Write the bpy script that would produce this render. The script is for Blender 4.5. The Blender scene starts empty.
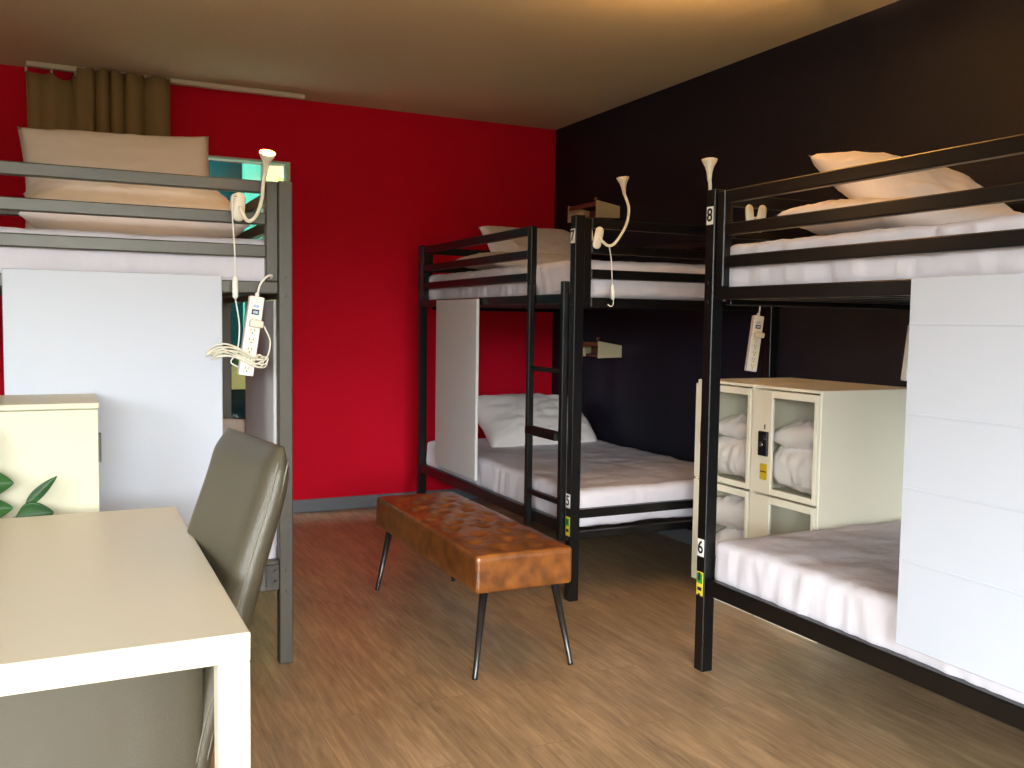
import bpy, bmesh, math, random
from mathutils import Vector, Matrix, Euler, noise
random.seed(7)
PI = math.pi
scene = bpy.context.scene
COL = scene.collection

# ------------------------------------------------------------------ materials
def srgb(r, g, b):
    f = lambda c: (c/255/12.92) if c/255 <= .04045 else ((c/255+.055)/1.055)**2.4
    return (f(r), f(g), f(b), 1)

def mat(name, col, rough=.5, metal=0., bump=0., bscale=60., spec=.5, var=0., vscale=4., var_col=None, stretch=None, coat=0.):
    m = bpy.data.materials.new(name); m.use_nodes = True
    nt = m.node_tree; b = nt.nodes['Principled BSDF']
    b.inputs['Base Color'].default_value = col
    b.inputs['Roughness'].default_value = rough
    b.inputs['Metallic'].default_value = metal
    b.inputs['Specular IOR Level'].default_value = spec
    b.inputs['Coat Weight'].default_value = coat
    tc = nt.nodes.new('ShaderNodeTexCoord')
    src = tc.outputs['Object']
    if stretch:
        mp = nt.nodes.new('ShaderNodeMapping'); mp.inputs['Scale'].default_value = stretch
        nt.links.new(src, mp.inputs['Vector']); src = mp.outputs['Vector']
    if bump:
        n = nt.nodes.new('ShaderNodeTexNoise'); n.inputs['Scale'].default_value = bscale; n.inputs['Detail'].default_value = 4
        nt.links.new(src, n.inputs['Vector'])
        bp = nt.nodes.new('ShaderNodeBump'); bp.inputs['Strength'].default_value = bump; bp.inputs['Distance'].default_value = .01
        nt.links.new(n.outputs['Fac'], bp.inputs['Height']); nt.links.new(bp.outputs['Normal'], b.inputs['Normal'])
    if var:
        n = nt.nodes.new('ShaderNodeTexNoise'); n.inputs['Scale'].default_value = vscale; n.inputs['Detail'].default_value = 5
        nt.links.new(src, n.inputs['Vector'])
        mx = nt.nodes.new('ShaderNodeMix'); mx.data_type = 'RGBA'
        mx.inputs['A'].default_value = col
        mx.inputs['B'].default_value = var_col or tuple(c*.6 for c in col[:3])+(1,)
        mr = nt.nodes.new('ShaderNodeMapRange'); mr.inputs['From Min'].default_value = .35; mr.inputs['From Max'].default_value = .7
        mr.inputs['To Max'].default_value = var
        nt.links.new(n.outputs['Fac'], mr.inputs['Value']); nt.links.new(mr.outputs['Result'], mx.inputs['Factor'])
        nt.links.new(mx.outputs['Result'], b.inputs['Base Color'])
    return m

def emit(name, col, s):
    m = bpy.data.materials.new(name); m.use_nodes = True
    b = m.node_tree.nodes['Principled BSDF']
    b.inputs['Base Color'].default_value = col
    b.inputs['Emission Color'].default_value = col; b.inputs['Emission Strength'].default_value = s
    return m

def glass_mat(name, refl=.08):
    m = bpy.data.materials.new(name); m.use_nodes = True
    nt = m.node_tree; nt.nodes.clear()
    o = nt.nodes.new('ShaderNodeOutputMaterial'); t = nt.nodes.new('ShaderNodeBsdfTransparent'); g = nt.nodes.new('ShaderNodeBsdfGlossy')
    t.inputs['Color'].default_value = (.965, .97, .965, 1); g.inputs['Roughness'].default_value = .02
    mx = nt.nodes.new('ShaderNodeMixShader'); mx.inputs['Fac'].default_value = refl
    nt.links.new(t.outputs[0], mx.inputs[1]); nt.links.new(g.outputs[0], mx.inputs[2]); nt.links.new(mx.outputs[0], o.inputs['Surface'])
    return m

def floor_mat():
    m = bpy.data.materials.new('oak_vinyl_planks'); m.use_nodes = True
    nt = m.node_tree; b = nt.nodes['Principled BSDF']; L = nt.links.new; N = nt.nodes.new
    tc = N('ShaderNodeTexCoord')
    mp = N('ShaderNodeMapping'); mp.inputs['Rotation'].default_value = (0, 0, PI/2)
    L(tc.outputs['Object'], mp.inputs['Vector'])
    br = N('ShaderNodeTexBrick'); br.inputs['Scale'].default_value = 1
    br.inputs['Brick Width'].default_value = 1.22; br.inputs['Row Height'].default_value = .178
    br.inputs['Mortar Size'].default_value = .0012; br.inputs['Mortar Smooth'].default_value = .1
    br.offset = .37; br.inputs['Bias'].default_value = 0
    br.inputs['Color1'].default_value = (.25, .25, .25, 1); br.inputs['Color2'].default_value = (.75, .75, .75, 1); br.inputs['Mortar'].default_value = (.0, .0, .0, 1)
    L(mp.outputs['Vector'], br.inputs['Vector'])
    # grain: noise stretched along the plank, shifted per plank
    sh = N('ShaderNodeVectorMath'); sh.operation = 'MULTIPLY_ADD'
    sh.inputs[1].default_value = (7.3, 3.1, 5.7); L(br.outputs['Color'], sh.inputs[0])
    mp2 = N('ShaderNodeMapping'); mp2.inputs['Scale'].default_value = (52, 4.2, 1); L(tc.outputs['Object'], mp2.inputs['Vector'])
    L(mp2.outputs['Vector'], sh.inputs[2])
    n1 = N('ShaderNodeTexNoise'); n1.inputs['Scale'].default_value = 1; n1.inputs['Detail'].default_value = 8; n1.inputs['Roughness'].default_value = .65; n1.inputs['Distortion'].default_value = .8
    L(sh.outputs[0], n1.inputs['Vector'])
    n2 = N('ShaderNodeTexNoise'); n2.inputs['Scale'].default_value = 3.2; n2.inputs['Detail'].default_value = 5
    mp3 = N('ShaderNodeMapping'); mp3.inputs['Scale'].default_value = (2.4, .8, 1); L(tc.outputs['Object'], mp3.inputs['Vector']); L(mp3.outputs['Vector'], n2.inputs['Vector'])
    cr = N('ShaderNodeValToRGB'); e = cr.color_ramp.elements
    e[0].position = .28; e[0].color = srgb(136, 111, 84); e[1].position = .72; e[1].color = srgb(196, 167, 132)
    x = e.new(.5); x.color = srgb(169, 141, 108)
    L(n1.outputs['Fac'], cr.inputs['Fac'])
    cr2 = N('ShaderNodeValToRGB'); e = cr2.color_ramp.elements
    e[0].position = .3; e[0].color = (.78, .78, .78, 1); e[1].position = .7; e[1].color = (1.1, 1.08, 1.04, 1)
    L(n2.outputs['Fac'], cr2.inputs['Fac'])
    mu = N('ShaderNodeMix'); mu.data_type = 'RGBA'; mu.blend_type = 'MULTIPLY'; mu.inputs['Factor'].default_value = 1
    L(cr.outputs['Color'], mu.inputs['A']); L(cr2.outputs['Color'], mu.inputs['B'])
    cr3 = N('ShaderNodeValToRGB'); e = cr3.color_ramp.elements
    e[0].position = 0; e[0].color = (.6, .58, .56, 1); e[1].position = .8; e[1].color = (1.02, 1.02, 1.02, 1); x = e.new(.2); x.color = (.90, .90, .90, 1)
    L(br.outputs['Color'], cr3.inputs['Fac'])
    mu2 = N('ShaderNodeMix'); mu2.data_type = 'RGBA'; mu2.blend_type = 'MULTIPLY'; mu2.inputs['Factor'].default_value = 1
    L(mu.outputs['Result'], mu2.inputs['A']); L(cr3.outputs['Color'], mu2.inputs['B'])
    L(mu2.outputs['Result'], b.inputs['Base Color'])
    b.inputs['Roughness'].default_value = .34; b.inputs['Specular IOR Level'].default_value = .5
    bp = N('ShaderNodeBump'); bp.inputs['Strength'].default_value = .15; bp.inputs['Distance'].default_value = .004
    L(n1.outputs['Fac'], bp.inputs['Height']); L(bp.outputs['Normal'], b.inputs['Normal'])
    return m

M = dict(
    red=mat('red_paint', srgb(218, 12, 42), .7, bump=.5, bscale=110, spec=.12),
    black_wall=mat('navy_black_paint', srgb(25, 25, 37), .6, bump=.15, bscale=90, spec=.25),
    ceiling=mat('ceiling_paint', srgb(210, 194, 160), .9, bump=.35, bscale=120, spec=.1),
    pale_wall=mat('pale_wall_paint', srgb(196, 190, 178), .85, bump=.1, bscale=100),
    floor=floor_mat(),
    baseboard=mat('grey_baseboard', srgb(108, 116, 124), .5),
    black_metal=mat('black_powder_coat', srgb(9, 9, 10), .33, spec=.5, bump=.03, bscale=300),
    grey_metal=mat('grey_powder_coat', srgb(82, 79, 71), .36, metal=.35, spec=.5, bump=.03, bscale=300),
    sheet=mat('white_cotton_sheet', srgb(216, 211, 218), .9, bump=.28, bscale=26, spec=.15, stretch=(1, 1, .22)),
    pillow=mat('white_pillowcase', srgb(232, 224, 220), .9, bump=.25, bscale=13, spec=.15),
    panel=mat('white_laminate_panel', srgb(190, 195, 205), .45, spec=.4),
    panel_plain=mat('pale_grey_panel', srgb(206, 206, 206), .6, spec=.3),
    leather=None,
    gun=mat('gunmetal', srgb(78, 76, 74), .3, metal=.8),
    cream=mat('cream_metal', srgb(240, 234, 212), .42, spec=.45, bump=.02, bscale=200),
    cream_board=mat('cream_cabinet_board', srgb(204, 199, 172), .45, spec=.4),
    cream_in=mat('cream_metal_inside', srgb(214, 212, 196), .6),
    desk=mat('cream_desk_laminate', srgb(214, 207, 186), .38, spec=.45, bump=.015, bscale=250),
    taupe=mat('taupe_leatherette', srgb(76, 70, 56), .38, spec=.55, bump=.16, bscale=240),
    stitch=mat('pale_stitching', srgb(110, 103, 86), .6),
    plastic=mat('ivory_plastic', srgb(232, 226, 206), .35, spec=.5),
    white_plastic=mat('white_plastic', srgb(238, 236, 230), .35, spec=.5),
    socket=mat('dark_socket', srgb(96, 92, 84), .5),
    switch=mat('rocker_switch_black', srgb(22, 22, 28), .3),
    blue=mat('pale_blue_print', srgb(168, 196, 222), .5),
    shelf_cream=mat('cream_shelf_board', srgb(216, 200, 160), .5),
    wood=mat('reddish_shelf_wood', srgb(120, 66, 44), .5, var=.6, vscale=14),
    curtain=mat('olive_curtain_cloth', srgb(150, 124, 84), .9, bump=.3, bscale=180, spec=.1),
    rail=mat('white_rail_enamel', srgb(214, 200, 176), .5),
    glass=glass_mat('clear_glass', .025),
    leaf=mat('glossy_leaf', srgb(20, 60, 16), .4, spec=.3, var=.5, vscale=9, var_col=srgb(48, 104, 26)),
    stem=mat('green_stem', srgb(70, 100, 40), .5),
    soil=mat('potting_soil', srgb(50, 38, 28), .95),
    pot=mat('grey_pot', srgb(130, 128, 122), .6),
    grass=mat('planter_grass', srgb(70, 140, 34), .6, var=.6, vscale=20, var_col=srgb(130, 190, 60)),
    planter=mat('lime_planter', srgb(200, 232, 140), .5),
    teal=mat('dark_teal_render', srgb(2, 44, 46), .8, spec=0),
    mint=mat('mint_render', srgb(16, 112, 92), .7),
    lime=mat('pale_lime_render', srgb(128, 140, 84), .7, ),
    frame_teal=mat('pale_mint_frame', srgb(206, 236, 222), .45),
    white=mat('plate_white', srgb(240, 240, 236), .5),
    ink=mat('plate_ink', srgb(14, 14, 14), .6),
    green=mat('sticker_green', srgb(48, 150, 48), .5),
    yellow=mat('sticker_yellow', srgb(226, 204, 60), .5),
    lockyellow=mat('locker_sticker_yellow', srgb(216, 186, 30), .5),
    chrome=mat('steel', srgb(190, 190, 190), .25, metal=1),
    crate=mat('charcoal_box', srgb(60, 60, 62), .5),
    bulb=emit('lamp_glow', (1, .46, .085, 1), 6),
    globe=emit('ceiling_lamp_glow', (1, .72, .42, 1), 6),
    asphalt=mat('outside_ground', srgb(120, 130, 120), .9),
)
def leather_mat():
    m = mat('tan_leather', srgb(146, 86, 36), .3, spec=.6, bump=.14, bscale=70, var=.75, vscale=17, var_col=srgb(70, 36, 13), coat=.4)
    m.node_tree.nodes['Principled BSDF'].inputs['Coat Roughness'].default_value = .25
    return m
M['leather'] = leather_mat()

# ------------------------------------------------------------------ mesh helpers
def obj(name, bm, m, parent=None, smooth=False, loc=None):
    me = bpy.data.meshes.new(name); bmesh.ops.recalc_face_normals(bm, faces=bm.faces[:]); bm.to_mesh(me); bm.free()
    for k in (m if isinstance(m, (list, tuple)) else [m]): me.materials.append(k)
    if smooth:
        for p in me.polygons: p.use_smooth = True
    o = bpy.data.objects.new(name, me); COL.objects.link(o)
    if loc is not None: o.location = loc
    if parent is not None:
        o.parent = parent
        # children are modelled in world metres: undo the parent's own placement
        o.matrix_parent_inverse = parent_matrix(parent).inverted()
    return o

def parent_matrix(o):
    m = Matrix.LocRotScale(o.location, o.rotation_euler, o.scale)
    if o.parent: m = parent_matrix(o.parent) @ o.matrix_parent_inverse @ m
    return m

def thing(name, label, cat, loc=(0, 0, 0), group=None):
    o = bpy.data.objects.new(name, None); COL.objects.link(o); o.location = loc
    o.empty_display_size = .1
    return tag(o, label, cat, group)

def tag(o, label, cat, group=None):
    o['label'] = label; o['category'] = cat
    if group: o['group'] = group
    return o

def struct(o):
    o['kind'] = 'structure'; return o

def box(bm, a, b, bevel=0., seg=1, mi=0):
    x0, x1 = sorted((a[0], b[0])); y0, y1 = sorted((a[1], b[1])); z0, z1 = sorted((a[2], b[2]))
    t = bmesh.new()
    bmesh.ops.create_cube(t, size=1)
    bmesh.ops.transform(t, matrix=Matrix.Translation(((x0+x1)/2, (y0+y1)/2, (z0+z1)/2)) @ Matrix.Diagonal((x1-x0, y1-y0, z1-z0, 1)), verts=t.verts)
    if bevel: bmesh.ops.bevel(t, geom=t.edges[:], offset=bevel, segments=seg, affect='EDGES', profile=.5)
    merge(bm, t, mi)
    return bm

def merge(bm, t, mi=0, mx=None):
    if mx is not None: bmesh.ops.transform(t, matrix=mx, verts=t.verts)
    mp = {}
    for v in t.verts: mp[v] = bm.verts.new(v.co)
    for f in t.faces:
        try: g = bm.faces.new([mp[v] for v in f.verts]); g.material_index = mi or f.material_index; g.smooth = f.smooth
        except ValueError: pass
    t.free()

def tube(bm, pts, r, seg=10, mi=0, caps=True):
    pts = [Vector(p) for p in pts]; n = len(pts)
    rs = r if isinstance(r, (list, tuple)) else [r]*n
    rings = []; up = None
    for i, p in enumerate(pts):
        d = (pts[min(i+1, n-1)]-pts[max(i-1, 0)]).normalized()
        if up is None:
            up = Vector((0, 0, 1)) if abs(d.z) < .9 else Vector((1, 0, 0))
        up = (up-d*up.dot(d)).normalized(); s = d.cross(up)
        rings.append([bm.verts.new(p+(up*math.cos(2*PI*k/seg)+s*math.sin(2*PI*k/seg))*rs[i]) for k in range(seg)])
    for i in range(n-1):
        for k in range(seg):
            f = bm.faces.new((rings[i][k], rings[i][(k+1) % seg], rings[i+1][(k+1) % seg], rings[i+1][k])); f.material_index = mi; f.smooth = True
    if caps:
        for q in (rings[0], rings[-1]):
            f = bm.faces.new(q); f.material_index = mi
    return bm

def lathe(bm, cx, cy, prof, seg=36):
    rings = [[bm.verts.new((cx+r*math.cos(2*PI*k/seg), cy+r*math.sin(2*PI*k/seg), z)) for k in range(seg)] for z, r in prof]
    for a, b in zip(rings[:-1], rings[1:]):
        for k in range(seg):
            f = bm.faces.new((a[k], a[(k+1) % seg], b[(k+1) % seg], b[k])); f.smooth = True
    bm.faces.new(rings[0]); bm.faces.new(rings[-1])
    return bm

def spline(pts, n=8):
    P = [Vector(p) for p in pts]; P = [P[0]*2-P[1]]+P+[P[-1]*2-P[-2]]; out = []
    for i in range(1, len(P)-2):
        a, b, c, d = P[i-1:i+3]
        for k in range(n):
            t = k/n
            out.append(.5*((2*b)+(c-a)*t+(2*a-5*b+4*c-d)*t*t+(3*b-a-3*c+d)*t**3))
    out.append(P[-2]); return out

def soft_box(size, res, rad, puff=.0, wrinkle=0., wscale=6., seed=0, zwr=None):
    """rounded cushion block centred at the origin, denser mesh, wrinkled cloth"""
    sx, sy, sz = size; bm = bmesh.new()
    nx, ny, nz = res
    def grid(n, s):
        # finer near the rounded edges
        return [(-s/2 + s*k/n) for k in range(n+1)]
    X, Y, Z = grid(nx, sx), grid(ny, sy), grid(nz, sz)
    cache = {}
    def vert(x, y, z):
        key = (round(x, 5), round(y, 5), round(z, 5))
        if key in cache: return cache[key]
        p = Vector((x, y, z))
        q = Vector((max(-sx/2+rad, min(sx/2-rad, x)), max(-sy/2+rad, min(sy/2-rad, y)), max(-sz/2+rad, min(sz/2-rad, z))))
        d = p-q
        nrm = d.normalized() if d.length > 1e-6 else Vector((0, 0, 1))
        p2 = q+nrm*rad if d.length > 1e-6 else p
        u, w = x/(sx/2), y/(sy/2)
        if puff: p2.z += puff*(1-u*u)*(1-w*w)*(1 if z > 0 else -.0)
        if wrinkle:
            h = noise.fractal(Vector((x*wscale+seed, y*wscale*1.3, z*wscale*.6+seed*2)), .7, 2.1, 4)
            if abs(z) < sz/2-1e-4: h = .5*h+.85*noise.noise(Vector((x*wscale*5.5+seed, y*wscale*5.5, z*wscale*1.2)))
            side = abs(z) < sz/2-1e-4
            p2 += nrm*h*wrinkle*(1.0 if side else .6)
        cache[key] = bm.verts.new(p2); return cache[key]
    def face(vs):
        try: f = bm.faces.new(vs); f.smooth = True
        except ValueError: pass
    for i in range(nx):
        for j in range(ny):
            for z in (Z[0], Z[-1]): face([vert(X[i], Y[j], z), vert(X[i+1], Y[j], z), vert(X[i+1], Y[j+1], z), vert(X[i], Y[j+1], z)])
    for i in range(nx):
        for k in range(nz):
            for y in (Y[0], Y[-1]): face([vert(X[i], y, Z[k]), vert(X[i+1], y, Z[k]), vert(X[i+1], y, Z[k+1]), vert(X[i], y, Z[k+1])])
    for j in range(ny):
        for k in range(nz):
            for x in (X[0], X[-1]): face([vert(x, Y[j], Z[k]), vert(x, Y[j+1], Z[k]), vert(x, Y[j+1], Z[k+1]), vert(x, Y[j], Z[k+1])])
    return bm

def pillow_bm(a, b, t, seed=0, n=34, wr=.012, sag=.0):
    bm = bmesh.new(); g = {}
    for s in (1, -1):
        for i in range(n+1):
            for j in range(n+1):
                u, v = -1+2*i/n, -1+2*j/n
                edge = i in (0, n) or j in (0, n)
                if edge and s == -1: g[s, i, j] = g[1, i, j]; continue
                prof = max(0, (1-abs(u)**3.6)*(1-abs(v)**3.6))**.5
                # sides bow inwards a little, corners stay out
                x = a/2*u*(1-.05*(1-v*v)*abs(u)); y = b/2*v*(1-.05*(1-u*u)*abs(v))
                h = noise.fractal(Vector((u*2.2+seed, v*2.6-seed, s*1.3)), .8, 2., 4)
                ridge = abs(noise.noise(Vector((u*4.1+v*2+seed*3, v*3.2-u*1.5, s+seed))))
                z = s*(t/2*prof*(1+.16*h) - wr*(1-ridge*2)*prof*.8)
                z += -sag*(u*u)+.012*noise.noise(Vector((u*1.5+seed, v*1.5, 9)))
                g[s, i, j] = bm.verts.new((x, y, z))
    for s in (1, -1):
        for i in range(n):
            for j in range(n):
                f = [g[s, i, j], g[s, i+1, j], g[s, i+1, j+1], g[s, i, j+1]]
                try: q = bm.faces.new(f); q.smooth = True
                except ValueError: pass
    return bm

def pillow(label, loc, rot, size, seed, group='white pillows', m='pillow', cat='pillow', name='pillow', wr=.012, sag=0.):
    o = obj(name, pillow_bm(*size, seed=seed, wr=wr, sag=sag), M[m], smooth=True, loc=loc)
    o.rotation_euler = [math.radians(r) for r in rot]
    return tag(o, label, cat, group)

def text_mesh(name, s, size, m, parent, mx):
    c = bpy.data.curves.new(name, 'FONT'); c.body = s; c.size = size; c.align_x = 'CENTER'; c.align_y = 'CENTER'; c.extrude = .0004; c.offset = size*.012
    o = bpy.data.objects.new(name, c); COL.objects.link(o)
    dg = bpy.context.evaluated_depsgraph_get(); dg.update()
    me = bpy.data.meshes.new_from_object(o.evaluated_get(dg)); me.name = name
    bpy.data.objects.remove(o); me.transform(mx); me.materials.clear(); me.materials.append(m)
    r = bpy.data.objects.new(name, me); COL.objects.link(r)
    if parent: r.parent = parent; r.matrix_parent_inverse = parent_matrix(parent).inverted()
    return r

# ------------------------------------------------------------------ room
XR, YB, H = 3.343, 6.161, 2.747
XL, YN = -3.0, -2.6
def bx(name, a, b, m, parent=None, bevel=0., seg=1):
    return obj(name, box(bmesh.new(), a, b, bevel, seg), m, parent)
def boxes(name, L, m, parent=None, bevel=0.):
    bm = bmesh.new()
    for a, b in L: box(bm, a, b, bevel)
    return obj(name, bm, m, parent)
struct(bx('floor', (XL-.2, YN-.2, -.12), (XR+.2, YB+.2, 0), M['floor']))
struct(bx('ceiling', (XL-.2, YN-.2, H), (XR+.2, YB+.2, H+.12), M['ceiling']))
WX0, WX1, WZ0, WZ1 = -.02, 1.36, .06, 2.335
struct(boxes('wall_far', [((XL, YB, 0), (WX0, YB+.2, H)), ((WX1, YB, 0), (XR, YB+.2, H)), ((WX0, YB, WZ1), (WX1, YB+.2, H)), ((WX0, YB, 0), (WX1, YB+.2, WZ0))], M['red']))
struct(bx('wall_right', (XR, YN-.2, 0), (XR+.2, YB+.2, H), M['black_wall']))
SY0, SY1, SZ0, SZ1 = -2.3, .1, .95, 2.5       # window in the side wall, out of the frame
struct(boxes('wall_left', [((XL-.2, YN-.2, 0), (XL, SY0, H)), ((XL-.2, SY1, 0), (XL, YB+.2, H)), ((XL-.2, SY0, SZ1), (XL, SY1, H)), ((XL-.2, SY0, 0), (XL, SY1, SZ0))], M['pale_wall']))
BX0, BX1, BZ0, BZ1 = -2.2, 1.5, .45, 2.5      # big window behind the photographer
struct(boxes('wall_near', [((XL, YN-.2, 0), (BX0, YN, H)), ((BX1, YN-.2, 0), (XR, YN, H)), ((BX0, YN-.2, BZ1), (BX1, YN, H)), ((BX0, YN-.2, 0), (BX1, YN, BZ0))], M['pale_wall']))
struct(boxes('baseboard_far', [((XL, YB-.014, 0), (WX0, YB, .088)), ((WX1, YB-.014, 0), (XR, YB, .088))], M['baseboard'], bevel=.003))
struct(bx('baseboard_right', (XR-.014, YN, 0), (XR, YB-.014, .088), M['baseboard'], bevel=.003))
# window in the red wall (pale mint frame, clear panes)
fw = .05
wf = struct(boxes('window_1', [((WX0, YB+.02, WZ0), (WX0+fw, YB+.1, WZ1)), ((WX1-.024, YB-.004, WZ0), (WX1, YB+.08, WZ1)),
    ((WX0+fw, YB-.004, WZ1-.016), (WX1-.024, YB+.08, WZ1)), ((WX0+fw, YB+.02, WZ0), (WX1-.03, YB+.1, WZ0+.07)),
    ((1.186, YB+.03, WZ0+.07), (1.198, YB+.08, WZ1-.016))], M['frame_teal'], bevel=.003))
p = bx('window_pane', (WX0+fw, YB+.05, WZ0+.07), (1.186, YB+.056, WZ1-.016), M['glass'], wf); 
p = bx('window_pane', (1.198, YB+.05, WZ0+.07), (WX1-.024, YB+.056, WZ1-.016), M['glass'], wf)
# big window behind the photographer
w2 = struct(boxes('window_2', [((BX0, YN-.15, BZ0), (BX0+.06, YN-.05, BZ1)), ((BX1-.06, YN-.15, BZ0), (BX1, YN-.05, BZ1)),
    ((BX0, YN-.15, BZ1-.06), (BX1, YN-.05, BZ1)), ((BX0, YN-.15, BZ0), (BX1, YN-.05, BZ0+.06)), ((-.38, YN-.15, BZ0), (-.32, YN-.05, BZ1))], M['rail'], bevel=.004))
bx('window_pane', (BX0+.06, YN-.105, BZ0+.06), (-.38, YN-.1, BZ1-.06), M['glass'], w2)
bx('window_pane', (-.32, YN-.105, BZ0+.06), (BX1-.06, YN-.1, BZ1-.06), M['glass'], w2)
w3 = struct(boxes('window_3', [((XL-.15, SY0, SZ0), (XL-.05, SY0+.06, SZ1)), ((XL-.15, SY1-.06, SZ0), (XL-.05, SY1, SZ1)),
    ((XL-.15, SY0, SZ1-.06), (XL-.05, SY1, SZ1)), ((XL-.15, SY0, SZ0), (XL-.05, SY1, SZ0+.06)), ((XL-.15, -1.13, SZ0), (XL-.05, -1.07, SZ1))], M['rail'], bevel=.004))
bx('window_pane', (XL-.105, SY0+.06, SZ0+.06), (XL-.1, -1.13, SZ1-.06), M['glass'], w3)
bx('window_pane', (XL-.105, -1.07, SZ0+.06), (XL-.1, SY1-.06, SZ1-.06), M['glass'], w3)
# what lies outside the red wall's window
struct(bx('wall_sky_blocker', (XL-.2, YN-.2, H+.13), (XR+.2, YB+.2, H+9), M['pale_wall']))   # unseen upper storeys, added to keep skylight off the facade
struct(bx('ground_outside', (-6, YB+.3, -.4), (9, YB+9, -.3), M['asphalt']))
nf = struct(bx('facade_outside', (-7, YB+3.2, -.4), (12, YB+3.6, 13), M['teal']))
for x0, x1, z0, z1 in ((1.60, 1.80, -.2, 5.5),):
    struct(bx('trim_mint', (x0, YB+3.05, z0), (x1, YB+3.2, z1), M['mint']))
bm = bmesh.new()
box(bm, (1.80, YB+3.0, -.3), (2.9, YB+3.2, 5.5))
for k in range(9):
    t = bmesh.new(); box(t, (-.9, -.03, -.012), (.9, .0, .012)); merge(bm, t, 1, Matrix.Translation((2.75, YB+3.0, .3+k*.55)) @ Matrix.Rotation(math.radians(-24), 4, 'Y'))
struct(obj('trim_lime', bm, [M['lime'], M['planter']]))
bl = struct(boxes('trim_balcony_shade_slab', [((-1.5, YB+.2, 2.62), (3.5, YB+1.5, 2.74)), ((-1.5, YB+.62, -.3), (3.5, YB+.72, .80)), ((-1.5, YB+.2, -.3), (3.5, YB+.72, -.02))], M['teal']))  # parapet and floor, plus an unseen overhead slab added to cut skylight

# planter outside on the balcony parapet
pl = thing('planter_box', 'lime green planter box of grassy plants outside the window', 'planter', (1.0, YB+.67, .80))
bm = bmesh.new()
box(bm, (.62, YB+.6, .80), (1.3, YB+.62, .965)); box(bm, (.62, YB+.72, .80), (1.3, YB+.74, .965)); box(bm, (.62, YB+.62, .80), (.64, YB+.72, .965)); box(bm, (1.28, YB+.62, .80), (1.3, YB+.72, .965)); box(bm, (.64, YB+.62, .80), (1.28, YB+.72, .82))
obj('box', bm, M['planter'], pl)
bx('soil', (.64, YB+.62, .82), (1.28, YB+.72, .94), M['soil'], pl)
bm = bmesh.new()
for k in range(160):
    x, y = random.uniform(.66, 1.26), random.uniform(YB+.63, YB+.71); h = random.uniform(.09, .2); a = random.uniform(0, 6.3); l = random.uniform(.02, .07)
    tube(bm, [(x, y, .93), (x+l*.4*math.cos(a), y+l*.4*math.sin(a), .93+h*.6), (x+l*math.cos(a), y+l*math.sin(a), .93+h)], [.004, .005, .001], 5)
g = obj('grass_blades', bm, M['grass'], pl); g['kind'] = 'stuff'

# ------------------------------------------------------------------ curtain and its rail
cr = tag(bx('curtain_rail', (-.165, 5.99, H-.03), (1.42, 6.03, H-.001), M['rail'], bevel=.004), 'white curtain rail along the ceiling above the red wall', 'curtain rail')
ct = thing('curtain', 'olive brown curtain bunched under the white ceiling rail', 'curtain', (.22, 6.01, H-.05))
bm = bmesh.new(); NX, NZ = 150, 26; cols = []
x0, x1, zb = -.165, .60, .12
hooks = [0, .17, .33, .42, .52, .6, .7, .78, .88, 1]
for i in range(NX+1):
    s = i/NX
    wv = .012+.040*min(1, max(0, (s-.25)*4))
    ph = s*2*PI*7.5 + 1.6*math.sin(s*11)
    # sag of the heading between the hooks
    k = max(q for q in range(len(hooks)) if hooks[q] <= s+1e-9); k = min(k, len(hooks)-2)
    tt = (s-hooks[k])/(hooks[k+1]-hooks[k]); sag = 4*tt*(1-tt)*(.012+.05*(hooks[k+1]-hooks[k])*2*(.3 if k == 0 else 1.6))
    col = []
    for j in range(NZ+1):
        v = j/NZ; top = H-.05-sag if s < .36 else H-.014-.35*sag
        top += (.012*noise.noise(Vector((s*28, 1, 0)))+.008*noise.noise(Vector((s*60, 4, 0)))) if s > .3 else 0
        z = top*(1-v)+zb*v
        y = 6.0+wv*math.sin(ph)*(.55+.6*v)+.012*math.sin(ph*2.3+v*2)*v
        x = x0+(x1-x0)*s+.014*math.cos(ph)*(1 if .25 < s else 0)-.05*v*(s-.5)
        col.append(bm.verts.new((x, y-.004-(.055 if s > .36 else .055*max(0, (s-.28)/.08)), z)))
    cols.append(col)
for i in range(NX):
    for j in range(NZ): bm.faces.new((cols[i][j], cols[i+1][j], cols[i+1][j+1], cols[i][j+1]))
co = obj('curtain_cloth', bm, M['curtain'], ct, smooth=True)
sm = co.modifiers.new('thick', 'SOLIDIFY'); sm.thickness = .004; sm.offset = 0
for s in hooks[:4]:
    bm = bmesh.new(); x = x0+(x1-x0)*s
    tube(bm, [(x, 6.0, H-.03), (x, 6.0, H-.06)], .006, 8)
    obj('curtain_hook', bm, M['rail'], ct)

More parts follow.
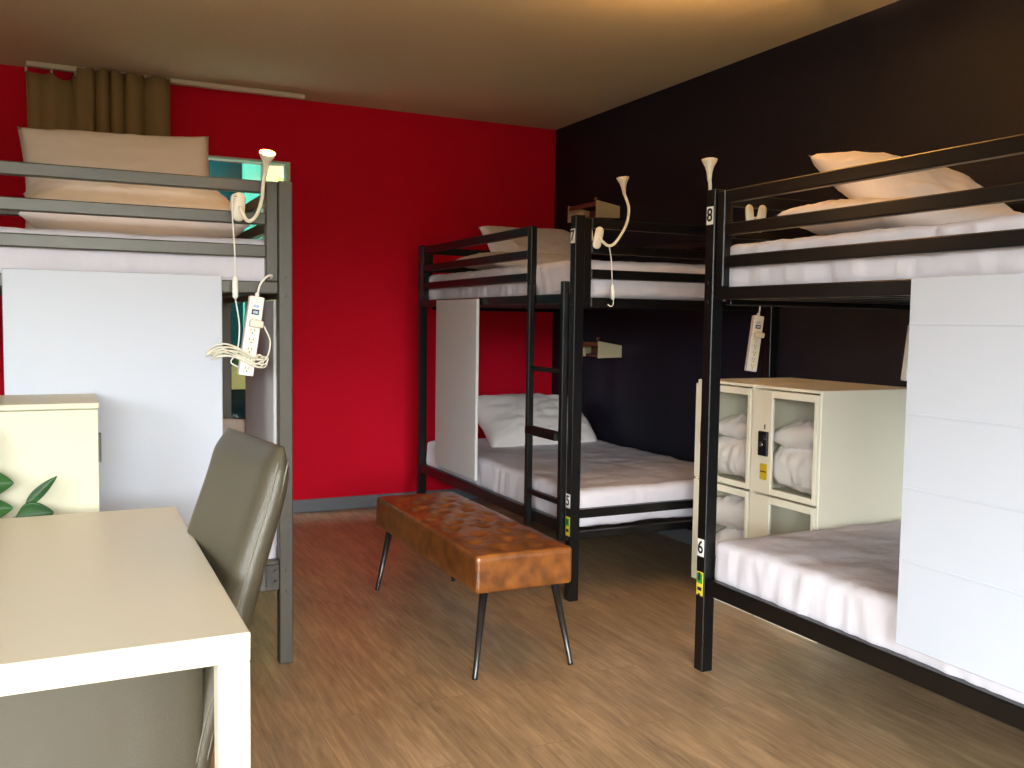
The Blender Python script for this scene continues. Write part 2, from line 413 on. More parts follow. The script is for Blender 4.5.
# ------------------------------------------------------------------ bunk beds
class Frame:
    """bed axes: u along the length, w across, mapped to the room"""
    def __init__(s, f): s.f = f
    def b(s, bm, a, b, bevel=.004, mi=0):
        p, q = s.f(*a), s.f(*b); box(bm, p, q, bevel, 1, mi)
def bunk(label, f, L, W, mk, ladder, guard, lower_z=(.30, .36), dz=0.):
    F = Frame(f); T = .05
    root = thing('bunk_bed', label, 'bunk bed', f(L/2, W/2, 0), 'bunk beds')
    m = M[mk]
    def part(name, *bb, parent=None, mm=None, bevel=.004):
        bm = bmesh.new()
        for a, b in bb: F.b(bm, a, b, bevel)
        return obj(name, bm, mm or m, parent or root)
    ZP = 1.80+dz*.5
    posts = {}
    for iu, u in enumerate((0, L-T)):
        for iw, w in enumerate((0, W-T)):
            posts[iu, iw] = part('post', ((u, w, 0), (u+T, w+T, ZP)), bevel=.003)
    # guard frame on the open long side
    g0, g1 = guard
    zr = ((1.745, 1.79), (1.629, 1.671), (1.513, 1.556)) if not dz else ((1.763, 1.807), (1.648, 1.692), (1.530, 1.575))
    for z0, z1 in zr: part('guard_rail', ((g0+.044, .008, z0), (g1-.04, .042, z1)))
    part('guard_upright', ((g0, .008, 1.443), (g0+.044, .042, zr[0][1])))
    part('guard_upright', ((g1-.04, .008, 1.443), (g1, .042, zr[0][1])))
    part('side_rail', ((T+.001, .008, 1.398), (L-T-.001, .042, 1.443)))
    part('side_rail', ((T, .008, lower_z[0]), (L-T, .042, lower_z[1])))
    # wall side
    for z0, z1 in zr[:2]: part('guard_rail', ((T, W-.042, z0), (L-T, W-.008, z1)))
    part('side_rail', ((T, W-.042, 1.40), (L-T, W-.008, 1.443)))
    part('side_rail', ((T, W-.042, lower_z[0]), (L-T, W-.008, lower_z[1])))
    # ends
    for u0, u1, k in ((.008, .042, 0), (L-.042, L-.008, 1)):
        part('end_upright', ((u0, T+.002, 1.40), (u1, T+.042, 1.79)))
        part('end_upright', ((u0, W-T-.042, 1.40), (u1, W-T-.002, 1.79)))
        for z0, z1 in zr: part('end_rail', ((u0, T+.042, z0), (u1, W-T-.042, z1)))
        part('end_rail', ((u0, T+.042, 1.38), (u1, W-T-.042, 1.425)))
        part('end_rail', ((u0, T, .39), (u1, W-T, .432)))
        part('end_rail', ((u0, T, lower_z[0]-.01), (u1, W-T, lower_z[1]-.035)))
    for z, zz in ((1.40, 1.42), (lower_z[0], lower_z[0]+.02)):
        bm = bmesh.new(); n = 14
        for k in range(n):
            u = .08+(L-.16-.07)*k/(n-1); F.b(bm, (u, .043, z), (u+.07, W-.043, z+.014), .002)
        obj('slat_base', bm, m, root)
    # bolts on the posts
    for u in (T*.5,):
        for z in (lower_z[0]+.075, lower_z[0]-.005, 1.46, 1.39):
            bm = bmesh.new(); c = Vector(f(u+.0, -.0, z)); d = (Vector(f(u, -.01, z))-c)
            tube(bm, [c, c+d*.5], .006, 10); obj('bolt', bm, M['gun'], root)
    if ladder:
        a, b, rungs = ladder
        lad = part('ladder', ((a, -.026, lower_z[0]-.02), (a+.034, .006, 1.50)), ((b-.032, -.026, lower_z[0]-.02), (b, .006, 1.50)))
        for z, th, dep in rungs: part('rung', ((a+.034, .006-dep, z-th), (b-.032, .006, z)), parent=lad)
    return root, posts, part

# A: black bunk in the corner
fA = lambda u, w, z: (2.112+w, 3.685+u, z)
LA, WA = 2.082, 1.215
bedA, postsA, partA = bunk('black metal bunk bed with ladder standing in the corner by the red wall', fA, LA, WA, 'black_metal',
    (.057, .436, [(1.09, .022, .03), (.79, .04, .05), (.47, .024, .03)]), (.460, LA-.052))
partA('privacy_panel', ((1.065, -.022, .402), (1.69, -.004, 1.435)), mm=M['panel_plain'], bevel=.003)['label'] = 'pale grey board hung along the side'
# B: black bunk nearest the camera on the wall side
fB = lambda u, w, z: (2.138+w, 2.77-u, z)
LB, WB = 2.05, 1.19
bedB, postsB, partB = bunk('black metal bunk bed in front of the lockers, numbered 8 and 6 on its post', fB, LB, WB, 'black_metal',
    (1.62, 1.94, [(1.09, .022, .03), (.79, .04, .05), (.47, .024, .03)]), (.052, 1.66), (.298, .358))
bm = bmesh.new(); F = Frame(fB); zz = [.412, .655, .86, 1.067, 1.316, 1.442]
F.b(bm, (.958, -.026, .414), (1.60, -.012, 1.44), .002)
F.b(bm, (.955, -.032, .412), (1.603, -.026, 1.442), .002)
for z in zz[1:-1]: F.b(bm, (.957, -.0345, z-.0035), (1.601, -.032, z+.0035), .001)
o = obj('privacy_panel', bm, M['panel'], bedB); o['label'] = 'white board of wide horizontal planks'
# C: grey bunk on the window side
fC = lambda u, w, z: (.767-u, 3.439+w, z)
LC, WC = 2.05, 1.44
bedC, postsC, partC = bunk('grey metal bunk bed in front of the curtained window', fC, LC, WC, 'grey_metal',
    (1.62, 1.94, [(1.09, .022, .03), (.79, .04, .05), (.47, .024, .03)]), (.0505, 1.66), (.285, .40), .02)
partC('privacy_panel', ((.255, -.022, .40), (.943, -.004, 1.458)), mm=M['panel'], bevel=.003)['label'] = 'large white board on the long side'
partC('end_panel', ((.044, .06, .44), (.058, .66, 1.375)), mm=M['panel_plain'], bevel=.003)['label'] = 'pale grey board closing the end'
bm = bmesh.new(); Frame(fC).b(bm, (.052, -.002, .30), (.10, .008, .385), .001); tube(bm, [fC(.065, -.004, .36), fC(.065, -.010, .36)], .008); tube(bm, [fC(.065, -.004, .32), fC(.065, -.010, .32)], .008)
obj('bracket', bm, M['gun'], bedC)

# number plates and stickers on the posts (they face the aisle)
FACE = Matrix(((0, 0, -1, 0), (-1, 0, 0, 0), (0, 1, 0, 0), (0, 0, 0, 1)))   # text plane facing -X, reading from the aisle
def plate(post, x, y, z, s, h=.066):
    p = bx('number_plate', (x-.0025, y-.019, z-h/2), (x-.0003, y+.019, z+h/2), M['white'], post, .0008)
    p['label'] = 'white plate with the number ' + s
    text_mesh('numeral', s, h*1.02, M['ink'], p, Matrix.Translation((x-.0032, y, z)) @ FACE)
def sticker(post, x, y, z):
    h = .09
    p = bx('sticker', (x-.002, y-.019, z-h/2), (x-.0003, y+.019, z+h/2), M['yellow'], post, .0006); p['label'] = 'green and yellow safety sticker'
    bm = bmesh.new(); box(bm, (x-.003, y-.016, z+.002), (x-.0022, y+.016, z+h/2-.006)); obj('green_field', bm, M['green'], p)
    bm = bmesh.new(); box(bm, (x-.0036, y-.004, z+.012), (x-.0031, y+.008, z+.032)); obj('print', bm, M['ink'], p)
    bm = bmesh.new(); box(bm, (x-.003, y-.012, z-.026), (x-.0022, y+.012, z-.013)); obj('lettering', bm, M['ink'], p)
plate(postsA[0, 0], 2.112, 3.710, 1.705, '7'); plate(postsA[0, 0], 2.112, 3.710, .475, '5'); sticker(postsA[0, 0], 2.112, 3.710, .355)
plate(postsB[0, 0], 2.138, 2.745, 1.705, '8'); plate(postsB[0, 0], 2.138, 2.745, .472, '6'); sticker(postsB[0, 0], 2.138, 2.745, .335)

# ------------------------------------------------------------------ mattresses
def mattress(label, f, L, W, z0, z1, seed, out=0.0):
    a, b = Vector(f(.045, .044-out, z0)), Vector(f(L-.045, W-.045, z1))
    c = (a+b)/2; s = (abs(b.x-a.x), abs(b.y-a.y), abs(b.z-a.z))
    n = lambda q, d: max(2, int(q/d))
    bm = soft_box(s, (n(s[0], .022), n(s[1], .022), 9), .038, 0, .011, 5.5, seed)
    o = obj('mattress', bm, M['sheet'], smooth=True, loc=c)
    return tag(o, label, 'mattress', 'white mattresses on the bunks')
mattress('white sheeted mattress on the upper bunk of the black ladder bed by the red wall', fA, LA, WA, 1.424, 1.607, 1)
mattress('white sheeted mattress on the lower bunk behind the tan bench', fA, LA, WA, .334, .515, 2)
mattress('white sheeted mattress on the upper bunk above the lockers', fB, LB, WB, 1.424, 1.600, 3)
mattress('rumpled white mattress on the lower bunk in front of the lockers', fB, LB, WB, .334, .505, 4, .012)
mattress('white sheeted mattress on the upper bunk of the grey bed', fC, LC, WC, 1.424, 1.600, 5)
mattress('white mattress on the lower bunk of the grey bed behind the desk chair', fC, LC, WC, .35, .53, 6)

# ------------------------------------------------------------------ pillows on the beds
G = 'bed pillows'
pillow('white pillow lying flat on the upper bunk of the grey bed', (.27, 4.05, 1.735), (14, 0, 0), (.82, .52, .27), 1, G)
pillow('cream pillow standing upright behind another on the grey bed', (.245, 4.50, 1.885), (68, -2.5, 0), (.80, .56, .15), 2, G, wr=.006)
pillow('white pillow on the lower bunk of the grey bed peeking out behind the chair', (.45, 4.45, .655), (44, 0, 0), (.70, .46, .16), 3, G)
pillow('white pillow lying flat beneath another on the upper ladder bunk', (2.62, 5.20, 1.675), (3, 0, 3), (.80, .50, .13), 4, G)
pillow('beige shaded pillow leaning at the head of the upper ladder bunk', (2.86, 5.50, 1.765), (44, 0, 0), (.72, .50, .17), 5, G, wr=.008)
pillow('white pillow on the lower bunk behind the ladder', (2.83, 5.45, .635), (36, 2, 3), (.84, .50, .25), 6, G)
pillow('white pillow lying flat on the upper bunk over the lockers', (2.62, 2.27, 1.67), (4, 0, -3), (.76, .50, .14), 7, G, wr=.01)
pillow('cream white pillow leaning askew atop another on the bunk over the lockers', (2.88, 2.44, 1.785), (36, 3, -3), (.76, .50, .17), 8, G, wr=.006)

# ------------------------------------------------------------------ clip lamps
def clip_lamp(label, clip, arm, head_dir, face, cord, lit=False, switch=None, pads=1):
    """clip: centre of the round pad, face: unit vector the pad looks along, arm: points to the head's base"""
    root = thing('clip_lamp', label, 'lamp', clip, 'gooseneck clip lamps')
    q = Vector(face).normalized(); c = Vector(clip)
    def pad(c, tilt, ln=.052, wd=.022):
        bm = bmesh.new()
        bmesh.ops.create_uvsphere(bm, u_segments=24, v_segments=14, radius=1)
        for v in bm.verts:
            # flat stadium pad
            v.co = Vector((v.co.x*wd, v.co.y*.010, v.co.z*wd + (ln-wd)*(1 if v.co.z > 0 else -1)*min(1, abs(v.co.z)*4)))
        for f in bm.faces: f.smooth = True
        R = q.to_track_quat('-Y', 'Z').to_matrix().to_4x4() @ Matrix.Rotation(tilt, 4, 'Y')
        bmesh.ops.transform(bm, matrix=Matrix.Translation(c) @ R, verts=bm.verts); return bm
    obj('clip_pad', pad(c+q*.012, .05 if pads == 1 else .22), M['plastic'], root)
    side = q.cross(Vector((0, 0, 1))).normalized()
    if pads == 2: obj('clip_pad', pad(c+side*.036-q*.012+Vector((0, 0, .016)), -.12, .036, .02), M['plastic'], root)
    else: obj('clip_pad', pad(c-q*.045+Vector((0, 0, .004)), .05), M['plastic'], root)
    bm = bmesh.new(); tube(bm, [c+q*.012-Vector((0, 0, .0)), c-q*.045], .010, 10); obj('clip_spring', bm, M['plastic'], root)
    pts = spline([c+q*.018]+[Vector(p) for p in arm], 10)
    bm = bmesh.new(); tube(bm, pts, .0068, 12); obj('gooseneck', bm, M['plastic'], root)
    d = Vector(head_dir).normalized(); b0 = Vector(arm[-1])
    prof = [(-.012, .0075), (.0, .0085), (.02, .011), (.04, .017), (.056, .026), (.066, .030), (.068, .0285)]
    bm = bmesh.new(); tube(bm, [b0+d*t for t, r in prof], [r for t, r in prof], 24); obj('lamp_head', bm, M['plastic'], root)
    bm = bmesh.new(); tube(bm, [b0+d*.0682, b0+d*.0705], [.0275, .0262] if lit else [.0215, .020], 24)
    e = obj('lamp_lens', bm, M['bulb'] if lit else M['white_plastic'], root)
    if lit: e['label'] = 'glowing orange lens'
    if cord:
        bm = bmesh.new(); tube(bm, spline(cord, 8), .0026, 8); co = obj('cord', bm, M['white_plastic'], root)
        if switch:
            bm = bmesh.new(); s0, s1 = Vector(switch[0]), Vector(switch[1]); dd = (s1-s0)
            tube(bm, [s0, s0+dd*.08, s0+dd*.3, s0+dd*.7, s0+dd*.92, s1], [.004, .0095, .011, .011, .0095, .004], 10)
            box(bm, s0+dd*.55+Vector((-.004, -.014, -.008)), s0+dd*.55+Vector((.004, -.009, .008)), .001)
            obj('inline_switch', bm, M['white_plastic'], co)
    return root
# lit lamp on the grey bed
clip_lamp('lit white gooseneck lamp clipped to the grey bed', (.574, 3.443, 1.705),
    [(.60, 3.405, 1.655), (.63, 3.40, 1.675), (.650, 3.405, 1.735), (.656, 3.41, 1.79), (.662, 3.40, 1.835)], (.02, -.55, 1), (0, -1, 0),
    [(.563, 3.42, 1.74), (.548, 3.40, 1.735), (.545, 3.395, 1.68), (.553, 3.40, 1.56), (.556, 3.41, 1.45), (.557, 3.412, 1.38), (.570, 3.41, 1.28), (.562, 3.41, 1.19), (.54, 3.41, 1.15), (.565, 3.405, 1.13)], True, ((.556, 3.408, 1.455), (.556, 3.408, 1.375)))
# lamp on the ladder bunk's end rail
clip_lamp('white gooseneck lamp clipped to the end rail of the ladder bunk', (2.228, 3.690, 1.700),
    [(2.265, 3.655, 1.665), (2.30, 3.645, 1.68), (2.355, 3.645, 1.76), (2.372, 3.65, 1.84), (2.352, 3.655, 1.90), (2.347, 3.655, 1.915)], (-.18, -.08, 1), (-.1, -1, 0),
    [(2.272, 3.655, 1.665), (2.276, 3.64, 1.60), (2.284, 3.64, 1.50), (2.290, 3.64, 1.46), (2.292, 3.64, 1.40), (2.280, 3.64, 1.385), (2.268, 3.65, 1.395)], False, ((2.285, 3.64, 1.485), (2.290, 3.64, 1.415)), pads=2)
# lamp at the far end of the bunk over the lockers
clip_lamp('white gooseneck lamp rising behind the post numbered 8', (2.325, 2.700, 1.700),
    [(2.30, 2.71, 1.69), (2.24, 2.82, 1.69), (2.19, 2.81, 1.76), (2.176, 2.80, 1.82), (2.172, 2.80, 1.853)], (-.03, 0, 1), (.15, -1, 0), None, False, None, pads=2)

# ------------------------------------------------------------------ power strips
def power_strip(label, top, bot, face, plug=True, cable=None, n=6, name='power_strip'):
    root = thing(name, label, 'power strip', top, 'white power strips')
    t, b = Vector(top), Vector(bot); ax = (t-b); Lg = ax.length; ax.normalize()
    q = Vector(face); q = (q-ax*q.dot(ax)).normalized(); sd = ax.cross(q)
    mx = Matrix((( sd.x, q.x, ax.x, b.x), (sd.y, q.y, ax.y, b.y), (sd.z, q.z, ax.z, b.z), (0, 0, 0, 1)))
    def pt(name, bm, m, par=root):
        bmesh.ops.transform(bm, matrix=mx, verts=bm.verts); return obj(name, bm, m, par)
    w = .0265; bm = bmesh.new(); box(bm, (-w, -.019, 0), (w, .019, Lg), .004, 2); body = pt('body', bm, M['white_plastic'])
    bm = bmesh.new(); box(bm, (-.013, .019, Lg-.066), (.013, .0205, Lg-.047), .0006); sw = pt('switch_frame', bm, M['switch'])
    bm = bmesh.new(); box(bm, (-.009, .0205, Lg-.062), (.009, .024, Lg-.052), .001); pt('rocker', bm, M['blue'], sw)
    bm = bmesh.new(); box(bm, (-.010, .019, Lg-.040), (.010, .0195, Lg-.030)); pt('print', bm, M['blue'], body)
    for k in range(n):
        z = .024+(Lg-.115)*k/(n-1)
        bm = bmesh.new(); tube(bm, [(0, .0185, z), (0, .0198, z)], [.0155, .0150], 20); s = pt('socket', bm, M['cream'])
        bm = bmesh.new()
        box(bm, (-.0075, .0198, z+.001), (-.0052, .0203, z+.009)); box(bm, (.0052, .0198, z+.001), (.0075, .0203, z+.009)); tube(bm, [(0, .0198, z-.007), (0, .0203, z-.007)], .0028, 8)
        pt('slots', bm, M['socket'], s)
    if plug:
        z = Lg-.098
        bm = bmesh.new(); box(bm, (-.018, .0205, z-.013), (.030, .050, z+.013), .005, 2); pt('plug', bm, M['plastic'])
    if cable:
        bm = bmesh.new(); tube(bm, spline(cable, 8), .0042, 8); obj('power_cable', bm, M['white_plastic'], root)
    bm = bmesh.new(); box(bm, (-.007, -.006, Lg), (.007, .006, Lg+.014), .002); pt('strain_relief', bm, M['white_plastic'])
    return root
ps = power_strip('white power strip with looped cable hanging from the grey bed', (.633, 3.418, 1.385), (.590, 3.418, 1.100), (0, -1, 0), True,
    [(.636, 3.418, 1.395), (.645, 3.412, 1.43), (.668, 3.415, 1.458), (.690, 3.43, 1.463), (.69, 3.46, 1.45)])
# looped flex bundled at the strip
bm = bmesh.new(); loops = []
for k in range(5):
    rx, rz = .086+.010*(k % 3), .011+.005*(k % 2); cx, cz = .545+.006*k, 1.185-.006*k
    for i in range(16):
        a = 2*PI*i/16+.3*k; x = cx+rx*math.cos(a); z = cz+rz*math.sin(a)-.14*(x-cx)*(1+.3*(k % 2))-.015*math.sin(2.5*a)
        loops.append((x, 3.385-.010*math.sin(a*2+k)+.002*k, z))
tube(bm, spline(loops, 4), .0028, 7)
tube(bm, spline([loops[-1], (.60, 3.375, 1.14), (.655, 3.375, 1.16), (.672, 3.37, 1.22), (.655, 3.367, 1.265), (.648, 3.367, 1.280)], 8), .0028, 7)
obj('looped_flex', bm, M['plastic'], ps)
power_strip('white power strip hanging behind the lockers below the bunk', (3.165, 3.655, 1.355), (3.125, 3.655, 1.075), (-.35, -1, 0), True,
    [(3.168, 3.655, 1.36), (3.175, 3.655, 1.40), (3.172, 3.655, 1.43), (3.172, 3.67, 1.44)])
power_strip('ivory power strip half hidden by the white plank board', (3.175, 2.700, 1.315), (3.145, 2.700, 1.085), (-.3, -1, 0), False,
    [(3.177, 2.7, 1.32), (3.182, 2.7, 1.36), (3.18, 2.705, 1.385)])

# ------------------------------------------------------------------ wall shelves
def wall_shelf(label, y0, y1, z0, xo=3.165):
    zt = z0+.10; root = thing('wall_shelf', label, 'shelf', (XR, (y0+y1)/2, z0), 'small shelves on the black wall')
    def end(y):
        bm = bmesh.new(); v = []
        for yy in (y-.008, y+.008):
            v.append([bm.verts.new(c) for c in ((xo, yy, z0-.005), (XR-.001, yy, z0), (XR-.001, yy, z0+.078), (xo, yy, zt+.006))])
        bm.faces.new(v[0]); bm.faces.new(v[1][::-1])
        for k in range(4): bm.faces.new((v[0][k], v[0][(k+1) % 4], v[1][(k+1) % 4], v[1][k]))
        return bm
    obj('end_board', end(y0+.008), M['shelf_cream'], root); obj('end_board', end(y1-.008), M['shelf_cream'], root)
    bx('front_lip', (xo, y0+.016, zt-.028), (xo+.014, y1-.016, zt), M['wood'], root, .002)
    bx('bottom_board', (xo+.02, y0+.016, z0), (XR-.001, y1-.016, z0+.012), M['wood'], root, .002)
    bx('back_board', (XR-.015, y0+.016, z0+.012), (XR-.001, y1-.016, z0+.075), M['wood'], root, .002)
    bx('front_board', (xo, y0+.19, z0), (xo+.014, y1-.016, z0+.05), M['shelf_cream'], root, .002)
    bm = bmesh.new(); tube(bm, [(xo+.02, y0+.05, zt-.02), (xo+.02, y0+.05, zt+.012), (xo+.02, y0+.05, zt+.02), (xo+.02, y0+.05, zt+.032)], [.004, .004, .012, .008], 12); obj('knob', bm, M['wood'], root)
wall_shelf('small cream and wood wall shelf above the ladder bunk', 5.25, 5.64, 2.008)
wall_shelf('small cream and wood wall shelf under the upper ladder bunk', 5.19, 5.58, 1.083)

# ------------------------------------------------------------------ lockers
XLk, ZL = 2.746, 1.045
def locker(label, y0, y1):
    root = thing('locker', label, 'locker', ((XLk+XR)/2, (y0+y1)/2, 0), 'cream metal lockers')
    x1 = XR-.016; t = .012; zm = .572; zb = .07
    bm = bmesh.new()
    box(bm, (XLk+.004, y0, zb), (x1, y0+t, ZL), .002); box(bm, (XLk+.004, y1-t, zb), (x1, y1, ZL), .002)
    box(bm, (XLk+.004, y0+t, ZL-t), (x1, y1-t, ZL), .001); box(bm, (XLk+.01, y0+t, zb), (x1, y1-t, zb+t)); box(bm, (x1-t, y0+t, zb+t), (x1, y1-t, ZL-t)); box(bm, (XLk+.03, y0+t, zm-.006), (x1-t, y1-t, zm+.006))
    box(bm, (XLk+.03, y0+.01, 0), (x1, y1-.01, zb))
    obj('body', bm, M['cream'], root)
    for k, (z0, z1) in enumerate(((zb+.008, zm-.006), (zm+.004, ZL-.018))):
        a, b = y0+.006, y1-.006; st = .126     # solid stile carries the lock
        bm = bmesh.new(); xa, xb = XLk-.012, XLk+.003
        box(bm, (xa, b-st, z0), (xb, b, z1), .002); box(bm, (xa, a, z0), (xb, a+.02, z1), .002)
        box(bm, (xa, a+.02, z1-.03), (xb, b-st, z1), .002); box(bm, (xa, a+.02, z0), (xb, b-st, z0+.026), .002)
        d = obj('door', bm, M['cream'], root)
        bx('glass_pane', (XLk-.006, a+.02, z0+.026), (XLk-.003, b-st, z1-.03), M['glass'], d)
        if k == 1:
            yl = b-st*.66
            lk = bx('lock', (xa-.012, yl-.029, z0+.165), (xa, yl+.029, z0+.272), M['switch'], d, .003)
            bm = bmesh.new(); tube(bm, [(xa-.012, yl+.0, z0+.215), (xa-.022, yl, z0+.215)], .011, 14); box(bm, (xa-.014, yl-.016, z0+.235), (xa-.012, yl-.007, z0+.258)); obj('lock_knob', bm, M['chrome'], lk)
            bm = bmesh.new(); box(bm, (xa-.0012, yl-.022, z0+.060), (xa-.0002, yl+.022, z0+.130)); sk = obj('sticker', bm, M['lockyellow'], d); sk['label'] = 'yellow sticker'
            bm = bmesh.new(); box(bm, (xa-.0018, yl-.018, z0+.093), (xa-.0013, yl+.018, z0+.098)); obj('print', bm, M['soil'], sk)
            bm = bmesh.new(); box(bm, (xa-.001, yl-.003, z0+.282), (xa-.0002, yl+.003, z0+.302)); obj('pin', bm, M['gun'], d)
    return root
locker('cream locker nearest the camera, whole side showing, with yellow stickered glass door', 2.778, 3.182)
locker('cream locker half hidden behind the post numbered 6', 3.184, 3.588)
def duvet(label, c, s, seed, rot=0):
    o = obj('folded_duvet', soft_box(s, (22, 22, 14), min(s)*.46, .03, .018, 9, seed), M['pillow'], smooth=True, loc=c); o.rotation_euler = (0, 0, rot)
    return tag(o, label, 'duvet', 'bedding in the lockers')
GL = 'bedding in the lockers'
duvet('white folded duvet in the upper glass door locker nearest the camera', (2.96, 2.975, .692), (.36, .36, .19), 11)
pillow('white pillow on a duvet inside the stickered upper locker', (2.93, 2.955, .838), (0, 6, 90), (.32, .32, .13), 12, GL)
duvet('white folded duvet in the upper locker half behind the post', (2.96, 3.385, .686), (.36, .36, .18), 13)
pillow('white pillow on a duvet in the upper locker half behind the post', (2.94, 3.375, .826), (0, 4, 90), (.32, .32, .12), 14, GL)
duvet('white folded duvet in the lower locker half behind the post', (2.96, 3.385, .21), (.36, .36, .24), 15)
pillow('white pillow in the lower locker half behind the post', (2.93, 3.375, .43), (0, 8, 90), (.33, .34, .18), 16, GL)

# ------------------------------------------------------------------ tan bench
ang = math.atan2(1.35-1.342, 1.22)*-1
bn = thing('bench', 'tufted tan leather bench on splayed metal legs before the ladder bunk', 'bench', (1.545, 3.64, 0))
bw, bL = .402, 1.245
bm = soft_box((bw, bL, .142), (44, 136, 10), .014, 0, 0)
tuft = [(tx+random.uniform(-.012, .012), (k-5)*.112+random.uniform(-.012, .012)) for k in range(11) for tx in ((-.125, 0, .125) if k % 2 else (-.065, .065))]
for v in bm.verts:
    e = (1-(2*v.co.x/bw)**4)*(1-(2*v.co.y/bL)**6)
    if v.co.z > .03:
        dz = .014*max(0, e)
        for tx, ty in tuft:
            d2 = ((v.co.x-tx)/.026)**2+((v.co.y-ty)/.030)**2
            dz -= .015*math.exp(-d2)
        dz += (.0045*noise.fractal(Vector((v.co.x*20, v.co.y*15, 3)), .8, 2.1, 3))*max(0, e)
        v.co.z += dz
    else:
        nn = noise.noise(Vector((v.co.x*9, v.co.y*7, v.co.z*8)))
        v.co.x += .003*nn; v.co.y += .003*nn
R = Matrix.Translation((1.545, 3.637, .381)) @ Matrix.Rotation(math.radians(-.6), 4, 'Z')
bmesh.ops.transform(bm, matrix=R, verts=bm.verts)
seat = obj('seat', bm, M['leather'], bn, smooth=True)
bm = bmesh.new()
for y in (3.07, 4.205): box(bm, (1.40, y-.012, .300), (1.69, y+.012, .311), .001)
obj('under_frame', bm, M['gun'], bn)
for top, foot in (((1.395, 3.075, .303), (1.331, 3.004, 0)), ((1.695, 3.075, .303), (1.727, 2.992, 0)), ((1.405, 4.20, .303), (1.349, 4.226, 0)), ((1.70, 4.20, .303), (1.748, 4.226, 0))):
    t, f = Vector(top), Vector(foot); bm = bmesh.new()
    tube(bm, [t, f+(t-f)*.012, f], [.016, .0095, .0095], 14); lg = obj('leg', bm, M['gun'], bn)
    bm = bmesh.new(); tube(bm, [f+(t-f)*.02, f+(t-f)*.001], [.0105, .0105], 12); obj('foot_cap', bm, M['switch'], lg)

# ------------------------------------------------------------------ desk
TZ = .75
dk = thing('desk', 'cream square edged desk with thick legs in the foreground', 'desk', (-.5, 2.23, 0))
DX0, DX1, DY0, DY1 = -1.35, .290, 1.638, 2.845
bx('desk_top', (DX0, DY0, TZ-.052), (DX1, DY1, TZ), M['desk'], dk, .002)
for x in (DX0, DX1-.056):
    for y in (DY0, DY1-.056): bx('leg', (x+.0005, y+.0005, 0), (x+.0555, y+.0555, TZ-.0525), M['desk'], dk, .002)

# ------------------------------------------------------------------ desk chair (wrapped in taupe leatherette, faces the desk end)
ch = thing('desk_chair', 'taupe leatherette chair pushed up to the end of the cream desk', 'chair', (.15, 2.32, 0))
def swept(path, width, thick, y0, y1, m, name, ny=18, r=.022, crown=.0):
    """a padded slab following a side profile (x, z), rounded at its rims"""
    pts = spline([(x, 0, z) for x, z in path], 8); bm = bmesh.new(); rows = []
    n = len(pts)
    for i, p in enumerate(pts):
        d = (pts[min(i+1, n-1)]-pts[max(i-1, 0)]).normalized(); nr = Vector((d.z, 0, -d.x))
        tt = thick if not callable(thick) else thick(i/(n-1))
        end = min(i, n-1-i)/(n-1)*12; k = min(1, .35+.65*math.sin(min(1, end)*PI/2)) if True else 1
        inset = (1-math.sin(min(1, end/1.2)*PI/2))*.022
        ring = []
        prof = []
        hw = (y1-y0)/2-inset
        for j in range(ny+1):
            s = -1+2*j/ny; prof.append((s*hw, tt*k/2*(1-abs(s)**14*.75)+crown*(1-s*s)))
        for j in range(ny, -1, -1):
            s = -1+2*j/ny; prof.append((s*hw, -tt*k/2*(1-abs(s)**14*.75)))
        for yy, h in prof: ring.append(bm.verts.new(p+nr*h+Vector((0, (y0+y1)/2+yy, 0))))
        rows.append(ring)
    for i in range(n-1):
        q = len(rows[i])
        for j in range(q):
            f = bm.faces.new((rows[i][j], rows[i][(j+1) % q], rows[i+1][(j+1) % q], rows[i+1][j])); f.smooth = True
    for ring in (rows[0], rows[-1]): bm.faces.new(ring)
    return obj(name, bm, m, ch)
CY0, CY1 = 2.06, 2.54
swept([(.447, 1.015), (.42, .90), (.375, .76), (.335, .62), (.300, .50), (.276, .42), (.255, .33), (.245, .22)], None, lambda t: .062+.022*math.sin(min(1, t*1.2)*PI), CY0, CY1, M['taupe'], 'backrest', crown=-.006)
bm = soft_box((.58, CY1-CY0-.13, .24), (24, 20, 10), .03, .012, .002, 4, 2)
bmesh.ops.transform(bm, matrix=Matrix.Translation((-.08, (CY0+CY1)/2, .36)), verts=bm.verts); obj('seat', bm, M['taupe'], ch, smooth=True)
for yy in (CY0+.004,):
    for off in (.009, -.014):
        pts = [(x+off, yy-.002, z) for x, z in [(.442, .985), (.42, .90), (.375, .76), (.335, .62), (.300, .50), (.276, .42), (.258, .34)]]
        bm = bmesh.new(); tube(bm, spline(pts, 6), .0022, 6); obj('piping', bm, M['stitch'], ch)
for y in (CY0+.03, CY1-.03):
    bm = soft_box((.70, .058, .46), (30, 6, 22), .024, 0, .002, 4, y); bmesh.ops.transform(bm, matrix=Matrix.Translation((-.085, y, .41)), verts=bm.verts); obj('side_panel', bm, M['taupe'], ch, smooth=True)
for x in (-.36, .16):
    for y in (CY0+.04, CY1-.07): bx('leg', (x, y, 0), (x+.035, y+.035, .252), M['gun'], ch, .003)

# the chair stands slightly turned at the desk
_p, _r = Vector((.42, 2.06, 0)), Matrix.Rotation(math.radians(7), 4, 'Z')
ch.location = _p + _r @ (ch.location-_p); ch.rotation_euler = (0, 0, math.radians(7))

